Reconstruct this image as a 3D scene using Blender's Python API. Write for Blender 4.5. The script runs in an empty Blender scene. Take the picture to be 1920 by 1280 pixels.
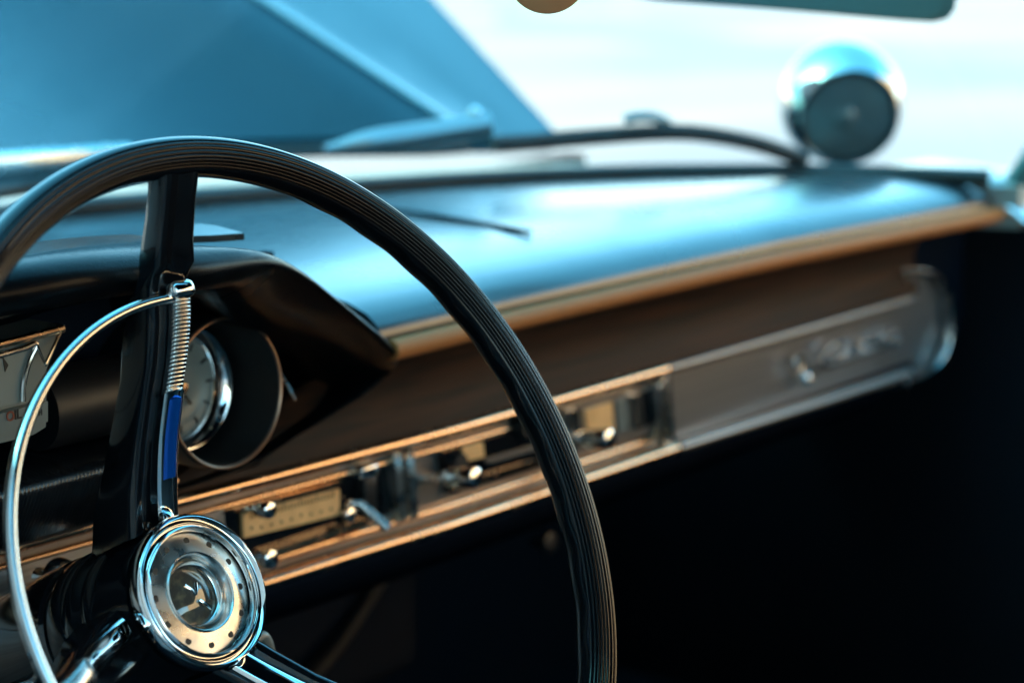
import bpy, bmesh, math, random
from mathutils import Vector as V, Matrix
random.seed(4)
PI = math.pi
S = bpy.context.scene
COL = S.collection

# ------------------------------------------------------------------ camera
FPX, YAW, PITCH = 3700.0, .9056, .1933
WC = V((-.38, 0, .95))                       # centre of the steering wheel
CAM = WC - V((0.6327546, 0.61664709, -0.26785462))
FW = V((math.sin(YAW)*math.cos(PITCH), math.cos(YAW)*math.cos(PITCH), -math.sin(PITCH)))
RT = V((math.cos(YAW), -math.sin(YAW), 0))
UP = RT.cross(FW)
def ray(px, py): return RT*((px-960)/FPX) - UP*((py-640)/FPX) + FW
def onY(px, py, Y): d = ray(px, py); return CAM + d*((Y-CAM.y)/d.y)
def onZ(px, py, Z): d = ray(px, py); return CAM + d*((Z-CAM.z)/d.z)
def onX(px, py, X): d = ray(px, py); return CAM + d*((X-CAM.x)/d.x)
def atD(px, py, D): return CAM + ray(px, py)*D

cam = bpy.data.cameras.new('camera'); co = bpy.data.objects.new('camera', cam); COL.objects.link(co)
co.matrix_world = Matrix.Translation(CAM) @ Matrix((RT, UP, -FW)).transposed().to_4x4()
cam.sensor_width = 36; cam.lens = FPX/1920*36; cam.clip_start = .05; cam.clip_end = 2000
cam.dof.use_dof = True; cam.dof.focus_distance = 1.0; cam.dof.aperture_fstop = 5.0
cam.dof.aperture_blades = 0
S.camera = co

# ------------------------------------------------------------------ materials
def mat(name, base=(.5,.5,.5), rough=.5, metal=0, coat=0, coat_rough=.05, spec=.5, bump=None, grain=None, ior=1.5, aniso=0, rvar=None, cior=1.5):
    m = bpy.data.materials.new(name); m.use_nodes = True
    nt = m.node_tree; p = nt.nodes['Principled BSDF']; L = nt.links.new
    p.inputs['Base Color'].default_value = (*base, 1); p.inputs['Roughness'].default_value = rough
    p.inputs['Metallic'].default_value = metal; p.inputs['Coat Weight'].default_value = coat
    p.inputs['Coat Roughness'].default_value = coat_rough; p.inputs['Specular IOR Level'].default_value = spec
    p.inputs['IOR'].default_value = ior; p.inputs['Anisotropic'].default_value = aniso
    p.inputs['Coat IOR'].default_value = cior
    tc = nt.nodes.new('ShaderNodeTexCoord')
    if bump:                                  # (kind, scale, strength, distance)
        kind, sc, st, di = bump
        if kind == 'leather':
            t = nt.nodes.new('ShaderNodeTexVoronoi'); t.inputs['Scale'].default_value = sc; t.feature = 'DISTANCE_TO_EDGE'
            w = nt.nodes.new('ShaderNodeTexNoise'); w.inputs['Scale'].default_value = sc*.35
            mx = nt.nodes.new('ShaderNodeVectorMath'); mx.operation = 'MULTIPLY_ADD'
            mx.inputs[1].default_value = (.006,.006,.006)
            L(tc.outputs['Object'], w.inputs['Vector']); L(w.outputs['Color'], mx.inputs[0]); L(tc.outputs['Object'], mx.inputs[2])
            L(mx.outputs[0], t.inputs['Vector']); out = t.outputs['Distance']
        else:
            t = nt.nodes.new('ShaderNodeTexNoise'); t.inputs['Scale'].default_value = sc; t.inputs['Detail'].default_value = 5
            L(tc.outputs['Object'], t.inputs['Vector']); out = t.outputs['Fac']
        b = nt.nodes.new('ShaderNodeBump'); b.inputs['Strength'].default_value = st; b.inputs['Distance'].default_value = di
        L(out, b.inputs['Height']); L(b.outputs['Normal'], p.inputs['Normal'])
    if grain:                                 # (second colour, (sx,sy,sz), lo, hi)
        c2, sc, lo, hi = grain
        mp = nt.nodes.new('ShaderNodeMapping'); mp.inputs['Scale'].default_value = sc
        t = nt.nodes.new('ShaderNodeTexNoise'); t.inputs['Scale'].default_value = 1; t.inputs['Detail'].default_value = 6
        r = nt.nodes.new('ShaderNodeValToRGB'); r.color_ramp.elements[0].position = lo; r.color_ramp.elements[1].position = hi
        r.color_ramp.elements[0].color = (*base,1); r.color_ramp.elements[1].color = (*c2,1)
        L(tc.outputs['Object'], mp.inputs['Vector']); L(mp.outputs[0], t.inputs['Vector']); L(t.outputs['Fac'], r.inputs[0]); L(r.outputs[0], p.inputs['Base Color'])
    if rvar:                                  # (scale, lo, hi)
        t = nt.nodes.new('ShaderNodeTexNoise'); t.inputs['Scale'].default_value = rvar[0]; t.inputs['Detail'].default_value = 4
        r = nt.nodes.new('ShaderNodeMapRange'); r.inputs['To Min'].default_value = rvar[1]; r.inputs['To Max'].default_value = rvar[2]
        r.inputs['From Min'].default_value = .35; r.inputs['From Max'].default_value = .65
        L(tc.outputs['Object'], t.inputs['Vector']); L(t.outputs['Fac'], r.inputs['Value']); L(r.outputs[0], p.inputs['Roughness'])
    return m

M = {}
M['vinyl'] = mat('black_vinyl', (.004,.005,.007), .42, spec=.08, coat=1, coat_rough=.16, cior=1.17, bump=('leather', 520, .35, .0006), rvar=(14,.27,.4))
M['pad'] = mat('pad_vinyl', (.008,.014,.018), .3, spec=.3, coat=1, coat_rough=.2, cior=1.42, bump=('leather', 520, .16, .0005), rvar=(9,.24,.36))
M['warm_edge'] = mat('warm_lit_edge', (.34,.125,.04), .55, spec=.2, bump=('leather', 420, .4, .0006))
M['gloss'] = mat('gloss_black_plastic', (.004,.0045,.006), .09, spec=.6, rvar=(30,.06,.16), bump=('noise', 60, .04, .001))
M['rim'] = mat('rim_plastic', (.003,.0033,.0045), .17, spec=.2, coat=.75, coat_rough=.08, cior=1.25, rvar=(40,.13,.2))
M['satin'] = mat('satin_black', (.006,.0065,.008), .42, spec=.4)
M['matte'] = mat('matte_black', (.006,.009,.015), .8, spec=0)
M['kick'] = mat('kick_panel', (.009,.012,.017), .7, spec=.05, bump=('leather', 60, .5, .004), grain=((.017,.021,.027), (3,3,1.2), .4, .65))
M['seatv'] = mat('seat_vinyl', (.012,.012,.014), .45, spec=.3, bump=('leather', 300, .3, .001))
M['carpet'] = mat('carpet', (.013,.014,.018), .95, spec=0, bump=('noise', 400, .6, .003))
M['chrome'] = mat('chrome', (.78,.79,.8), .06, metal=1, rvar=(50,.03,.1))
M['spotchrome'] = mat('spotlight_chrome', (.56,.56,.57), .07, metal=1)
M['dchrome'] = mat('dull_chrome', (.62,.61,.59), .2, metal=1, rvar=(60,.13,.28))
M['brushed'] = mat('brushed_aluminium', (.66,.65,.62), .3, metal=1, aniso=.6, bump=('noise', 220, .05, .0006), rvar=(80,.22,.38))
M['panel'] = mat('brushed_panel', (.36,.33,.31), .34, metal=.8, grain=((.25,.22,.2), (3,400,400), .35, .7))
M['glove'] = mat('glove_panel', (.60,.56,.54), .33, metal=.9, grain=((.46,.43,.42), (3,400,400), .35, .7))
M['wood'] = mat('wood_trim', (.040,.015,.007), .6, spec=.15, grain=((.012,.007,.005), (7,160,160), .35, .65))
M['warm_chrome'] = mat('warm_lit_trim', (.80,.53,.34), .2, metal=1, rvar=(60,.15,.3))  # warm reflections in the chrome trim are put into this metal colour
M['copper'] = mat('copper_edge', (.42,.26,.18), .34, metal=1)
M['ribbed'] = mat('ribbed_black', (.006,.0065,.008), .26, spec=.6)
M['dial'] = mat('radio_dial', (.92,.50,.21), .35, grain=((.8,.42,.17), (60,60,60), .4, .6))
M['grey'] = mat('grey_face', (.17,.18,.165), .35, metal=.15)
M['pale'] = mat('pale_face', (.2,.21,.19), .5)
M['ink'] = mat('black_ink', (.01,.01,.01), .5)
M['sepia'] = mat('sepia_ink', (.22,.11,.04), .5)
M['red'] = mat('red_ink', (.22,.045,.02), .5)
M['rubber'] = mat('rubber', (.012,.014,.015), .55)
M['paint'] = mat('bonnet_paint', (.002,.030,.048), .3, spec=.2, coat=1, cior=1.33, coat_rough=.06, rvar=(3,.25,.35))
M['armgrey'] = mat('wiper_silver', (.34,.35,.36), .38, metal=1)
M['pin'] = mat('pale_blue', (.13,.24,.28), .3, coat=.5)
M['cowl'] = mat('cowl_paint', (.2,.24,.23), .4, coat=.3)
M['lens'] = mat('dark_lens', (.065,.09,.095), .22, coat=.4, bump=('noise', 40, .2, .004))
M['tan'] = mat('tan_card', (.56,.25,.11), .7, bump=('noise', 150, .2, .001))
M['mirror_back'] = mat('mirror_shell', (.06,.16,.17), .4)
M['mglass'] = mat('mirror_glass', (.09,.19,.2), .2, coat=.3)
M['crystal'] = mat('crystal', (.06,.05,.04), .05, coat=1, grain=((.2,.15,.09), (160,160,160), .45, .75))
M['cord'] = mat('cord', (.02,.02,.02), .8)
M['key'] = mat('tan_lever', (.3,.25,.2), .4, metal=.3)
M['blue'] = mat('sky_reflection_blue', (.005,.10,.50), .14, metal=.6, coat=.3)
M['warm_reflector_brick'] = mat('warm_reflector_brick', (.62,.37,.2), .9, grain=((.5,.28,.14), (3,3,14), .4, .6))
M['shade_block_stucco'] = mat('shade_block_stucco', (.36,.34,.32), .9, bump=('noise', 30, .3, .01))
M['grass'] = mat('lawn', (.07,.12,.06), .9, grain=((.1,.15,.08), (1,1,1), .4, .6)); M['pave'] = mat('pavement', (.07,.085,.10), .85, grain=((.085,.097,.105), (.4,.4,.4), .4, .6)); M['post'] = mat('pole_paint', (.085,.105,.10), .6)
M['tree'] = mat('leaves', (.06,.1,.035), .7)
M['bark'] = mat('bark', (.1,.07,.05), .9)
# ground
g = mat('ground', (.082,.073,.080), .85, grain=((.130,.102,.094), (.12,.3,.12), .42, .6), bump=('noise', 12, .2, .01)); M['ground'] = g
# windscreen glass: clear sheet with facing dependent reflection
gm = bpy.data.materials.new('windscreen_glass'); gm.use_nodes = True; nt = gm.node_tree; nt.nodes.clear()
o_ = nt.nodes.new('ShaderNodeOutputMaterial'); mxs = nt.nodes.new('ShaderNodeMixShader'); tr = nt.nodes.new('ShaderNodeBsdfTransparent')
gl = nt.nodes.new('ShaderNodeBsdfGlossy'); lw = nt.nodes.new('ShaderNodeLayerWeight'); pw = nt.nodes.new('ShaderNodeMath'); pw.operation = 'POWER'
ma = nt.nodes.new('ShaderNodeMath'); ma.operation = 'MULTIPLY_ADD'
tr.inputs[0].default_value = (.94,.975,.98,1); gl.inputs['Roughness'].default_value = .01; gl.inputs['Color'].default_value = (.9,.95,1,1)
lw.inputs['Blend'].default_value = .5; pw.inputs[1].default_value = 4; ma.inputs[1].default_value = .16; ma.inputs[2].default_value = .02
nt.links.new(lw.outputs['Facing'], pw.inputs[0]); nt.links.new(pw.outputs[0], ma.inputs[0]); nt.links.new(ma.outputs[0], mxs.inputs[0])
nt.links.new(tr.outputs[0], mxs.inputs[1]); nt.links.new(gl.outputs[0], mxs.inputs[2]); nt.links.new(mxs.outputs[0], o_.inputs[0])
M['glass'] = gm

# ------------------------------------------------------------------ helpers
def thing(name, label, cat, loc=(0,0,0), rot=None, group=None):
    o = bpy.data.objects.new(name, None); COL.objects.link(o); o.empty_display_size = .05
    mw = Matrix.Translation(V(loc)) @ (rot.to_4x4() if rot else Matrix.Identity(4))
    o.matrix_world = mw; o['label'] = label; o['category'] = cat
    if group: o['group'] = group
    o['_'] = 0; del o['_']
    BASE[o.name] = mw
    return o
BASE = {}
def obj(name, bm, m, parent=None, local=False, sharp=35, label=None):
    """links a bmesh as ONE mesh object; geometry in world space unless local"""
    bmesh.ops.recalc_face_normals(bm, faces=bm.faces[:])
    me = bpy.data.meshes.new(name); bm.to_mesh(me); bm.free()
    for p in me.polygons: p.use_smooth = True
    me.set_sharp_from_angle(angle=math.radians(sharp))
    me.materials.append(M[m] if isinstance(m, str) else m)
    o = bpy.data.objects.new(name, me); COL.objects.link(o)
    if parent:
        o.parent = parent
        if not local: o.matrix_parent_inverse = BASE[parent.name].inverted() if parent.name in BASE else Matrix.Identity(4)
        BASE[o.name] = BASE.get(parent.name, Matrix.Identity(4)) if local else Matrix.Identity(4)
    if label: o['label'] = label
    return o
def structure(o): o['kind'] = 'structure'; return o
def tag(o, label, cat, group=None):
    o['label'] = label; o['category'] = cat
    if group: o['group'] = group
    return o
def loft(bm, rings, closed=True, cap=True, loop=False):
    """rings: lists of points; closed = each ring is a closed loop; loop = last ring joins the first"""
    vs = [[bm.verts.new(p) for p in r] for r in rings]
    n = len(vs[0]); k = len(vs)
    for i in range(k if loop else k-1):
        a, b = vs[i], vs[(i+1) % k]
        for j in range(n if closed else n-1):
            q = (a[j], a[(j+1) % n], b[(j+1) % n], b[j])
            try: bm.faces.new(q)
            except ValueError: pass
    if cap and closed and not loop:
        bm.faces.new(vs[0][::-1]); bm.faces.new(vs[-1])
    return vs
def frames(path, closed=False, up=V((0,0,1))):
    n = len(path); out = []
    for i in range(n):
        a = path[(i-1) % n] if closed or i else path[0]; b = path[(i+1) % n] if closed or i < n-1 else path[-1]
        t = (b-a).normalized(); s = t.cross(up)
        if s.length < 1e-4: s = t.cross(V((1,0,0)))
        s.normalize(); out.append((path[i], t, s, s.cross(t)))
    return out
def tube(bm, path, r, seg=12, closed=False, up=V((0,0,1)), ry=None, cap=True):
    path = [V(p) for p in path]; fr = frames(path, closed, up); rings = []
    for i, (p, t, s, u) in enumerate(fr):
        ra = r[i] if isinstance(r, (list,tuple)) else r
        rb = ra if ry is None else (ry[i] if isinstance(ry, (list,tuple)) else ry)
        rings.append([p + s*(ra*math.cos(2*PI*k/seg)) + u*(rb*math.sin(2*PI*k/seg)) for k in range(seg)])
    loft(bm, rings, True, cap, closed)
def spline(pts, n=8, closed=False):
    pts = [V(p) for p in pts]; out = []; m = len(pts)
    rng = range(m) if closed else range(m-1)
    for i in rng:
        p0 = pts[(i-1) % m] if closed or i > 0 else pts[0]*2-pts[1]
        p1 = pts[i]; p2 = pts[(i+1) % m]
        p3 = pts[(i+2) % m] if closed or i < m-2 else pts[-1]*2-pts[-2]
        for k in range(n):
            t = k/n
            out.append(.5*((2*p1)+(p2-p0)*t+(2*p0-5*p1+4*p2-p3)*t*t+(3*p1-p0-3*p2+p3)*t**3))
    if not closed: out.append(pts[-1])
    return out
def basis(ax):
    ax = V(ax).normalized(); s = ax.cross(V((0,0,1)))
    if s.length < 1e-3: s = V((1,0,0))
    s.normalize(); return s, s.cross(ax)*-1, ax
def lathe(bm, prof, c, ax, seg=48, sx=1.0):
    """prof: (radius, height along ax); radius 0 closes the end"""
    s, u, a = basis(ax); c = V(c); rings = []
    for r, h in prof:
        rr = max(r, 1e-5)
        rings.append([c + a*h + s*(rr*sx*math.cos(2*PI*k/seg)) + u*(rr*math.sin(2*PI*k/seg)) for k in range(seg)])
    loft(bm, rings, True, True)
def box(bm, c, sx, sy, sz, ax=None, bev=.0):
    """box about c with half sizes along ax=(X,Y,Z axes)"""
    X, Y, Z = ax or (V((1,0,0)), V((0,1,0)), V((0,0,1)))
    c = V(c); v = [bm.verts.new(c + X*(sx*i) + Y*(sy*j) + Z*(sz*k)) for i in (-1,1) for j in (-1,1) for k in (-1,1)]
    fs = [bm.faces.new([v[i] for i in q]) for q in ((0,1,3,2),(4,6,7,5),(0,4,5,1),(2,3,7,6),(0,2,6,4),(1,5,7,3))]
    if bev:
        es = list({e for f in fs for e in f.edges})
        bmesh.ops.bevel(bm, geom=es, offset=bev, segments=3, affect='EDGES', profile=.5)
def interp(x, xs, ys):
    if x <= xs[0]: return ys[0]
    for i in range(len(xs)-1):
        if x <= xs[i+1]:
            t = (x-xs[i])/(xs[i+1]-xs[i]); return ys[i]+(ys[i+1]-ys[i])*t
    return ys[-1]
def sm(a, b, x): t = max(0, min(1, (x-a)/(b-a))); return t*t*(3-2*t)
def lin(a, b, n): return [a+(b-a)*i/(n-1) for i in range(n)]
def sweepx(bm, prof, xs, yo=lambda x: 0, zo=lambda x: 0, closed=True):
    loft(bm, [[V((x, y+yo(x), z+zo(x))) for y, z in prof] for x in xs], closed, closed)

def yface(x): return interp(x, [-.5,-.3,-.1,0,.3,.72], [.256,.25,.24,.234,.231,.228]) - .25
def ypad(x): return interp(x, [-.1,.03,.19,.38,.59,.8,.9], [.2,.204,.205,.203,.192,.179,.171]) - .2
ZT, ZB = .897, .8304

# ================================================================== STEERING WHEEL
TILT = .4727
WN = V((0,-math.cos(TILT),math.sin(TILT))); WE = V((0,math.sin(TILT),math.cos(TILT)))
WR = Matrix((V((1,0,0)), WE, WN)).transposed()
wheel = thing('steering_wheel', 'black steering wheel with ribbed rim, chrome horn ring and round metal hub cap', 'steering wheel', WC, WR)
def pol(a, r, n): return V((r*math.cos(a), r*math.sin(a), n))
bm = bmesh.new(); rings = []
NA = 320
PHS = lin(68,152,7*12+1) + [152+ (428-152)*k/56 for k in range(1,56)]
Rc, A_, B_ = .1948, .0094, .0107
for i in range(NA):
    a = 2*PI*i/NA; ad = math.degrees(a); ad = ad-360 if ad > 180 else ad
    wav = sm(-62,-46,ad)*(1-sm(58,74,ad))
    grv = sm(-95,-75,ad)*(1-sm(100,145,ad))
    ring = []
    for pd in PHS:
        ph = math.radians(pd); pd = pd % 360
        rad = A_*math.copysign(abs(math.cos(ph))**.85, math.cos(ph)); nn = B_*math.copysign(abs(math.sin(ph))**.9, math.sin(ph))
        nx, ny = math.cos(ph)/A_, math.sin(ph)/B_; l = math.hypot(nx, ny); nx /= l; ny /= l
        d = 0
        if 68 <= pd <= 152:
            d -= grv*.00075*(1-abs(math.sin(PI*(pd-68)/84*7)))**1.5
        if 152 < pd < 262:
            w = sm(152,185,pd)*(1-sm(228,262,pd))
            d += wav*w*.0006*(math.cos(a*.1945/.034*2*PI)*.5 + .1)
        ring.append(pol(a, Rc+rad+nx*d, nn+ny*d))
    rings.append(ring)
loft(bm, rings, True, False, True)
obj('rim', bm, 'rim', wheel, True, 50)

def spoke_pts(a, secs):
    """secs: (r, front n, half width, depth)"""
    er = V((math.cos(a), math.sin(a), 0)); et = V((math.sin(a), -math.cos(a), 0)); en = V((0,0,1))
    rings = []
    for r, nf, hw, dp in secs:
        c = []
        # rounded trapezoid cross-section with a shallow hollow along the front
        shp = [(-1,.45),(-1,.8),(-.82,1),(.82,1),(1,.8),(1,.45),(1,.14),(.9,.03),(.72,0),(.42,.02),(.12,.12),(-.2,.12),(-.5,.03),(-.72,0),(-.9,.04),(-1,.16)]
        for t, d in shp: c.append(er*r + et*(t*hw) + en*(nf - d*dp))
        rings.append(c)
    return rings
UPS = [(.1905,.0055,.0120,.0150),(.184,.0025,.0112,.0165),(.172,-.006,.0108,.018),(.158,-.016,.0116,.019),(.149,-.0205,.0122,.019),(.1455,-.0265,.0118,.018),
       (.142,-.0310,.0112,.022),(.126,-.0385,.0116,.028),(.110,-.0495,.0115,.028),(.095,-.0620,.0118,.029),(.075,-.0775,.0125,.032),(.055,-.0895,.0145,.038),(.036,-.0985,.0155,.040)]
def bar_axis(a):
    er = V((math.cos(a), math.sin(a), 0)); et = V((math.sin(a), -math.cos(a), 0))
    return er, et, V((0,0,1))
def cub(x, xs, ys):
    i = max(0, min(len(xs)-2, next((k for k in range(len(xs)-1) if x <= xs[k+1]), len(xs)-2)))
    g_ = lambda k: xs[max(0,min(len(xs)-1,k))]; h_ = lambda k: ys[max(0,min(len(ys)-1,k))]
    sl = lambda k: (h_(k+1)-h_(k-1))/(g_(k+1)-g_(k-1))
    d_ = xs[i+1]-xs[i]; u = (x-xs[i])/d_; a, b = ys[i], ys[i+1]
    return (2*u**3-3*u*u+1)*a+(u**3-2*u*u+u)*d_*sl(i)+(-2*u**3+3*u*u)*b+(u**3-u*u)*d_*sl(i+1)
FR = ([.036,.055,.075,.095,.110,.126,.142],[-.0985,-.0895,-.0775,-.0620,-.0495,-.0385,-.0310])
SPK = [math.radians(q) for q in (88.5, 194, 302)]
for a in SPK:
    bm = bmesh.new(); loft(bm, spoke_pts(a, UPS))
    sp = obj('spoke', bm, 'gloss', wheel, True, 50)
    er, et, en = bar_axis(a)
    # ribbed chrome horn bar on the outer half of the spoke, smooth bar on the inner half
    bm = bmesh.new(); secs = []
    N = 26*8
    for i in range(N+1):
        r = .1385 - (.1385-.0945)*i/N; f = cub(r, *FR)+.0035
        b = .0005*(.5-.5*math.cos(2*PI*i/8))**.7
        x0, x1 = .0005, .0107
        secs.append([er*r+et*x0+en*(f-.006), er*r+et*x0+en*(f-.001-b), er*r+et*(x0+.0012)+en*(f-b), er*r+et*(x1-.0012)+en*(f-b), er*r+et*x1+en*(f-.001-b), er*r+et*x1+en*(f-.006)])
    loft(bm, secs); obj('ribbed_bar', bm, 'dchrome', sp, True, 60)
    bm = bmesh.new(); secs = []
    for i in range(33):
        r = .0955 - (.0955-.0405)*i/32; f = cub(r, *FR)+.0048
        x0, x1 = -.0012, .0118
        secs.append([er*r+et*(x0+(x1-x0)*t)+en*(f-h) for t, h in ((0,.008),(0,.002),(.08,.0008),(.22,0),(.78,0),(.92,.0008),(1,.002),(1,.008))])
    loft(bm, secs); obj('smooth_bar', bm, 'chrome', sp, True, 40)
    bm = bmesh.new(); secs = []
    for i in range(25):                      # blue strip painting the sky's reflection in the chrome bar
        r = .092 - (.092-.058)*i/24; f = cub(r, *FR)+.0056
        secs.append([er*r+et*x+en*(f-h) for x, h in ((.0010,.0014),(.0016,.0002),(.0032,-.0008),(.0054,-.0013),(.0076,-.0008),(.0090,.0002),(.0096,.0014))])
    if a == SPK[0]: loft(bm, secs); obj('sky_glint', bm, 'blue', sp, True, 40)
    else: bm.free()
# horn ring
bm = bmesh.new(); a0, a1 = math.radians(87), math.radians(200); pts = []
for i in range(91):
    a = a0+(a1-a0)*i/90; pts.append(pol(a, .1358, -.0340))
tube(bm, pts, .0027, 16, up=V((0,0,1)), ry=.0033); 
for a in (a0, a1):
    er, et, en = bar_axis(SPK[0] if a == a0 else SPK[1])
    c = er*.1385+et*.0052+en*-.0312
    box(bm, c, .0076, .0048, .0050, (et, er, en), .0042)
obj('horn_ring', bm, 'chrome', wheel, True, 50)
# hub body, cap
HN = -.079
bm = bmesh.new(); lathe(bm, [(0,HN-.0145),(.0362,HN-.0145),(.0368,HN-.020),(.0370,HN-.038),(.0380,HN-.0425),(.0392,HN-.0450),(.0392,HN-.0468),(.0378,HN-.0485),(.0378,HN-.0510),(.0402,HN-.0545),(.0402,HN-.0600),(0,HN-.0600)], (0,0,0), (0,0,1), 72)
hub = obj('hub', bm, 'gloss', wheel, True, 40)
bm = bmesh.new()                              # oval screw boss on the side of the hub
lathe(bm, [(0,.0395),(.0035,.0393),(.0046,.0386),(.0050,.037),(.0050,.030),(0,.030)], (0,0,HN-.024), (-1,-.05,0), 24)
obj('screw_boss', bm, 'dchrome', hub, True, 40)
bm = bmesh.new(); lathe(bm, [(.0308,HN-.004),(.0312,HN-.0005),(.0322,HN+.0008),(.0336,HN-.0002),(.0348,HN-.0022),(.0358,HN-.0005),(.0372,HN+.0006),(.0386,HN-.0004),(.0394,HN-.003),(.0388,HN-.0075),(.0360,HN-.0095),(.0308,HN-.0095)], (0,0,0), (0,0,1), 96)
# make it a true ring: remove the two end caps
for f in [f for f in bm.faces if len(f.verts) > 8]: bm.faces.remove(f)
cap = obj('hub_cap', bm, 'chrome', wheel, True, 50)
bm = bmesh.new(); lathe(bm, [(.0195,HN-.009),(.0197,HN-.0045),(.0203,HN-.0038),(.0308,HN-.0055),(.0308,HN-.009)], (0,0,0), (0,0,1), 96)
for f in [f for f in bm.faces if len(f.verts) > 8]: bm.faces.remove(f)
disc = obj('brushed_disc', bm, 'brushed', cap, True, 40)
for k in range(12):
    a = PI/12+2*PI*k/12+.12
    bm = bmesh.new(); c = pol(a, .0263, HN-.0049)
    lathe(bm, [(0,-.0012),(.0017,-.0012),(.0017,.0003),(0,.00035)], c, (0,0,1), 16)
    obj('hole', bm, 'ink', cap, True)
bm = bmesh.new(); lathe(bm, [(.0200,HN-.006),(.0202,HN-.0028),(.0196,HN-.0022),(.0186,HN-.0030),(.0172,HN-.0075),(.0158,HN-.0100),(.0150,HN-.0105),(.0150,HN-.0125),(.0200,HN-.0125)], (0,0,0), (0,0,1), 72)
for f in [f for f in bm.faces if len(f.verts) > 8]: bm.faces.remove(f)
obj('medallion_ring', bm, 'dchrome', cap, True, 40)
bm = bmesh.new(); lathe(bm, [(0,HN-.0080),(.005,HN-.0084),(.010,HN-.0096),(.0152,HN-.0118),(.0152,HN-.0135),(0,HN-.0135)], (0,0,0), (0,0,1), 48)
obj('medallion', bm, 'crystal', cap, True, 40)
bm = bmesh.new()                              # small metal V and bar emblem in the medallion
for p, q in (((-.0046,.0058),(0,-.0004)),((.0026,.0052),(0,-.0004)),((.001,-.0036),(.0062,-.0092))):
    tube(bm, [V((p[0],p[1],HN-.0076)), V(((p[0]+q[0])/2,(p[1]+q[1])/2,HN-.0070)), V((q[0],q[1],HN-.0076))], .0009, 8)
obj('emblem', bm, 'chrome', cap, True)

# ================================================================== STEERING COLUMN
column = thing('steering_column', 'glossy black steering column tube running from the wheel hub into the dashboard', 'steering column', WC+WN*-.3)
bm = bmesh.new()
lathe(bm, [(0,-.1405),(.0385,-.1405),(.0405,-.143),(.0405,-.157),(.0393,-.1585),(.0393,-.160),(.0410,-.162),(.0412,-.36),(.040,-.52),(0,-.52)], WC, WN, 72)
obj('column_jacket', bm, 'gloss', column, False, 40)
bm = bmesh.new()
p0 = WC+WN*-.178+V((-.036,0,-.012)); 
tube(bm, spline([p0, p0+V((-.05,.004,.0)), p0+V((-.12,-.01,.012)), p0+V((-.17,-.03,.02))], 8), .0035, 12)
tube(bm, [p0+V((-.165,-.027,.019)), p0+V((-.19,-.037,.023))], .006, 12)
obj('signal_stalk', bm, 'chrome', column, False, 50)

# ================================================================== DASHBOARD
dash = thing('dashboard', 'long padded black dashboard with wood trim, warm-tinted chrome rails, radio and chrome knobs', 'dashboard', (0,.3,.9))
# ---- windscreen base curve (shared with the glass)
def ybase(x):
    ax = abs(x)
    return interp(ax, [0,.14,.26,.4,.5,.59,.66,.70,.735,.76], [.70,.667,.625,.575,.525,.46,.385,.32,.23,.15])
ZG = 1.012
# ---- pad: lofted from the lower edge up over the roll to the windscreen
bm = bmesh.new(); xs = [ -.105+ (.93+.105)*i/64 for i in range(65)]
roll = [(.020,.9655),(.010,.968),(.004,.972),(.000,.978),(.0005,.984),(.004,.9895),(.012,.9955),(.028,1.001),(.055,1.0055),(.09,1.0085),(.13,1.0105)]
rings = []
for x in xs:
    y0 = .2+ypad(x); r = []
    end = sm(.87,.93,x)
    for y, z in roll: r.append(V((x, y0+y, z-.02*end)))
    yb = max(ybase(x)+.004, y0+.16)
    for t in (.25,.5,.75,1): r.append(V((x, y0+.13+(yb-y0-.13)*t, 1.0105-.006*t-.02*end)))
    r.append(V((x, yb, .96))); r.append(V((x, y0+.10, .955)))
    rings.append(r)
loft(bm, rings); pad = obj('top_pad', bm, 'pad', dash, False, 60)
# left dash top behind the brow
bm = bmesh.new(); rings = []
for x in lin(-.75,-.106,30):
    yb = ybase(x)+.004
    rings.append([V((x,.285,.95)), V((x,.285,1.0)), V((x,.30,1.006)), V((x,.36,1.0095)), V((x,(yb+.36)/2,1.008)), V((x,yb,1.0045)), V((x,yb,.95))])
loft(bm, rings); obj('rear_deck', bm, 'pad', dash, False, 60)
# added tube, its orange painting warm light on the pad's underside
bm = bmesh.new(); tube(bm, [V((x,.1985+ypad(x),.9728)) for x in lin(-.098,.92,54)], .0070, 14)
obj('warm_edge', bm, 'warm_edge', dash, False, 60)
# concave wood trim
bm = bmesh.new()
wp = [(.222,.9655),(.2335,.962),(.2500,.955),(.2570,.944),(.2590,.930),(.2570,.915),(.2530,.904),(.2520,.8985),(.275,.8985),(.275,.9655)]
dg_ = sorted([(q.z, q.x) for q in (onY(a, b, .246) for a, b in ((736,672),(690,722),(640,758),(580,797),(500,848),(420,885),(300,925),(180,955)))])
def wx0(z): return interp(z, [a for a, b in dg_], [b for a, b in dg_])
loft(bm, [[V((wx0(z)+(.70-wx0(z))*k/60, y+yface(wx0(z)+(.70-wx0(z))*k/60), z)) for y, z in wp] for k in range(61)])
obj('wood_panel', bm, 'wood', dash, False, 60)
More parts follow.
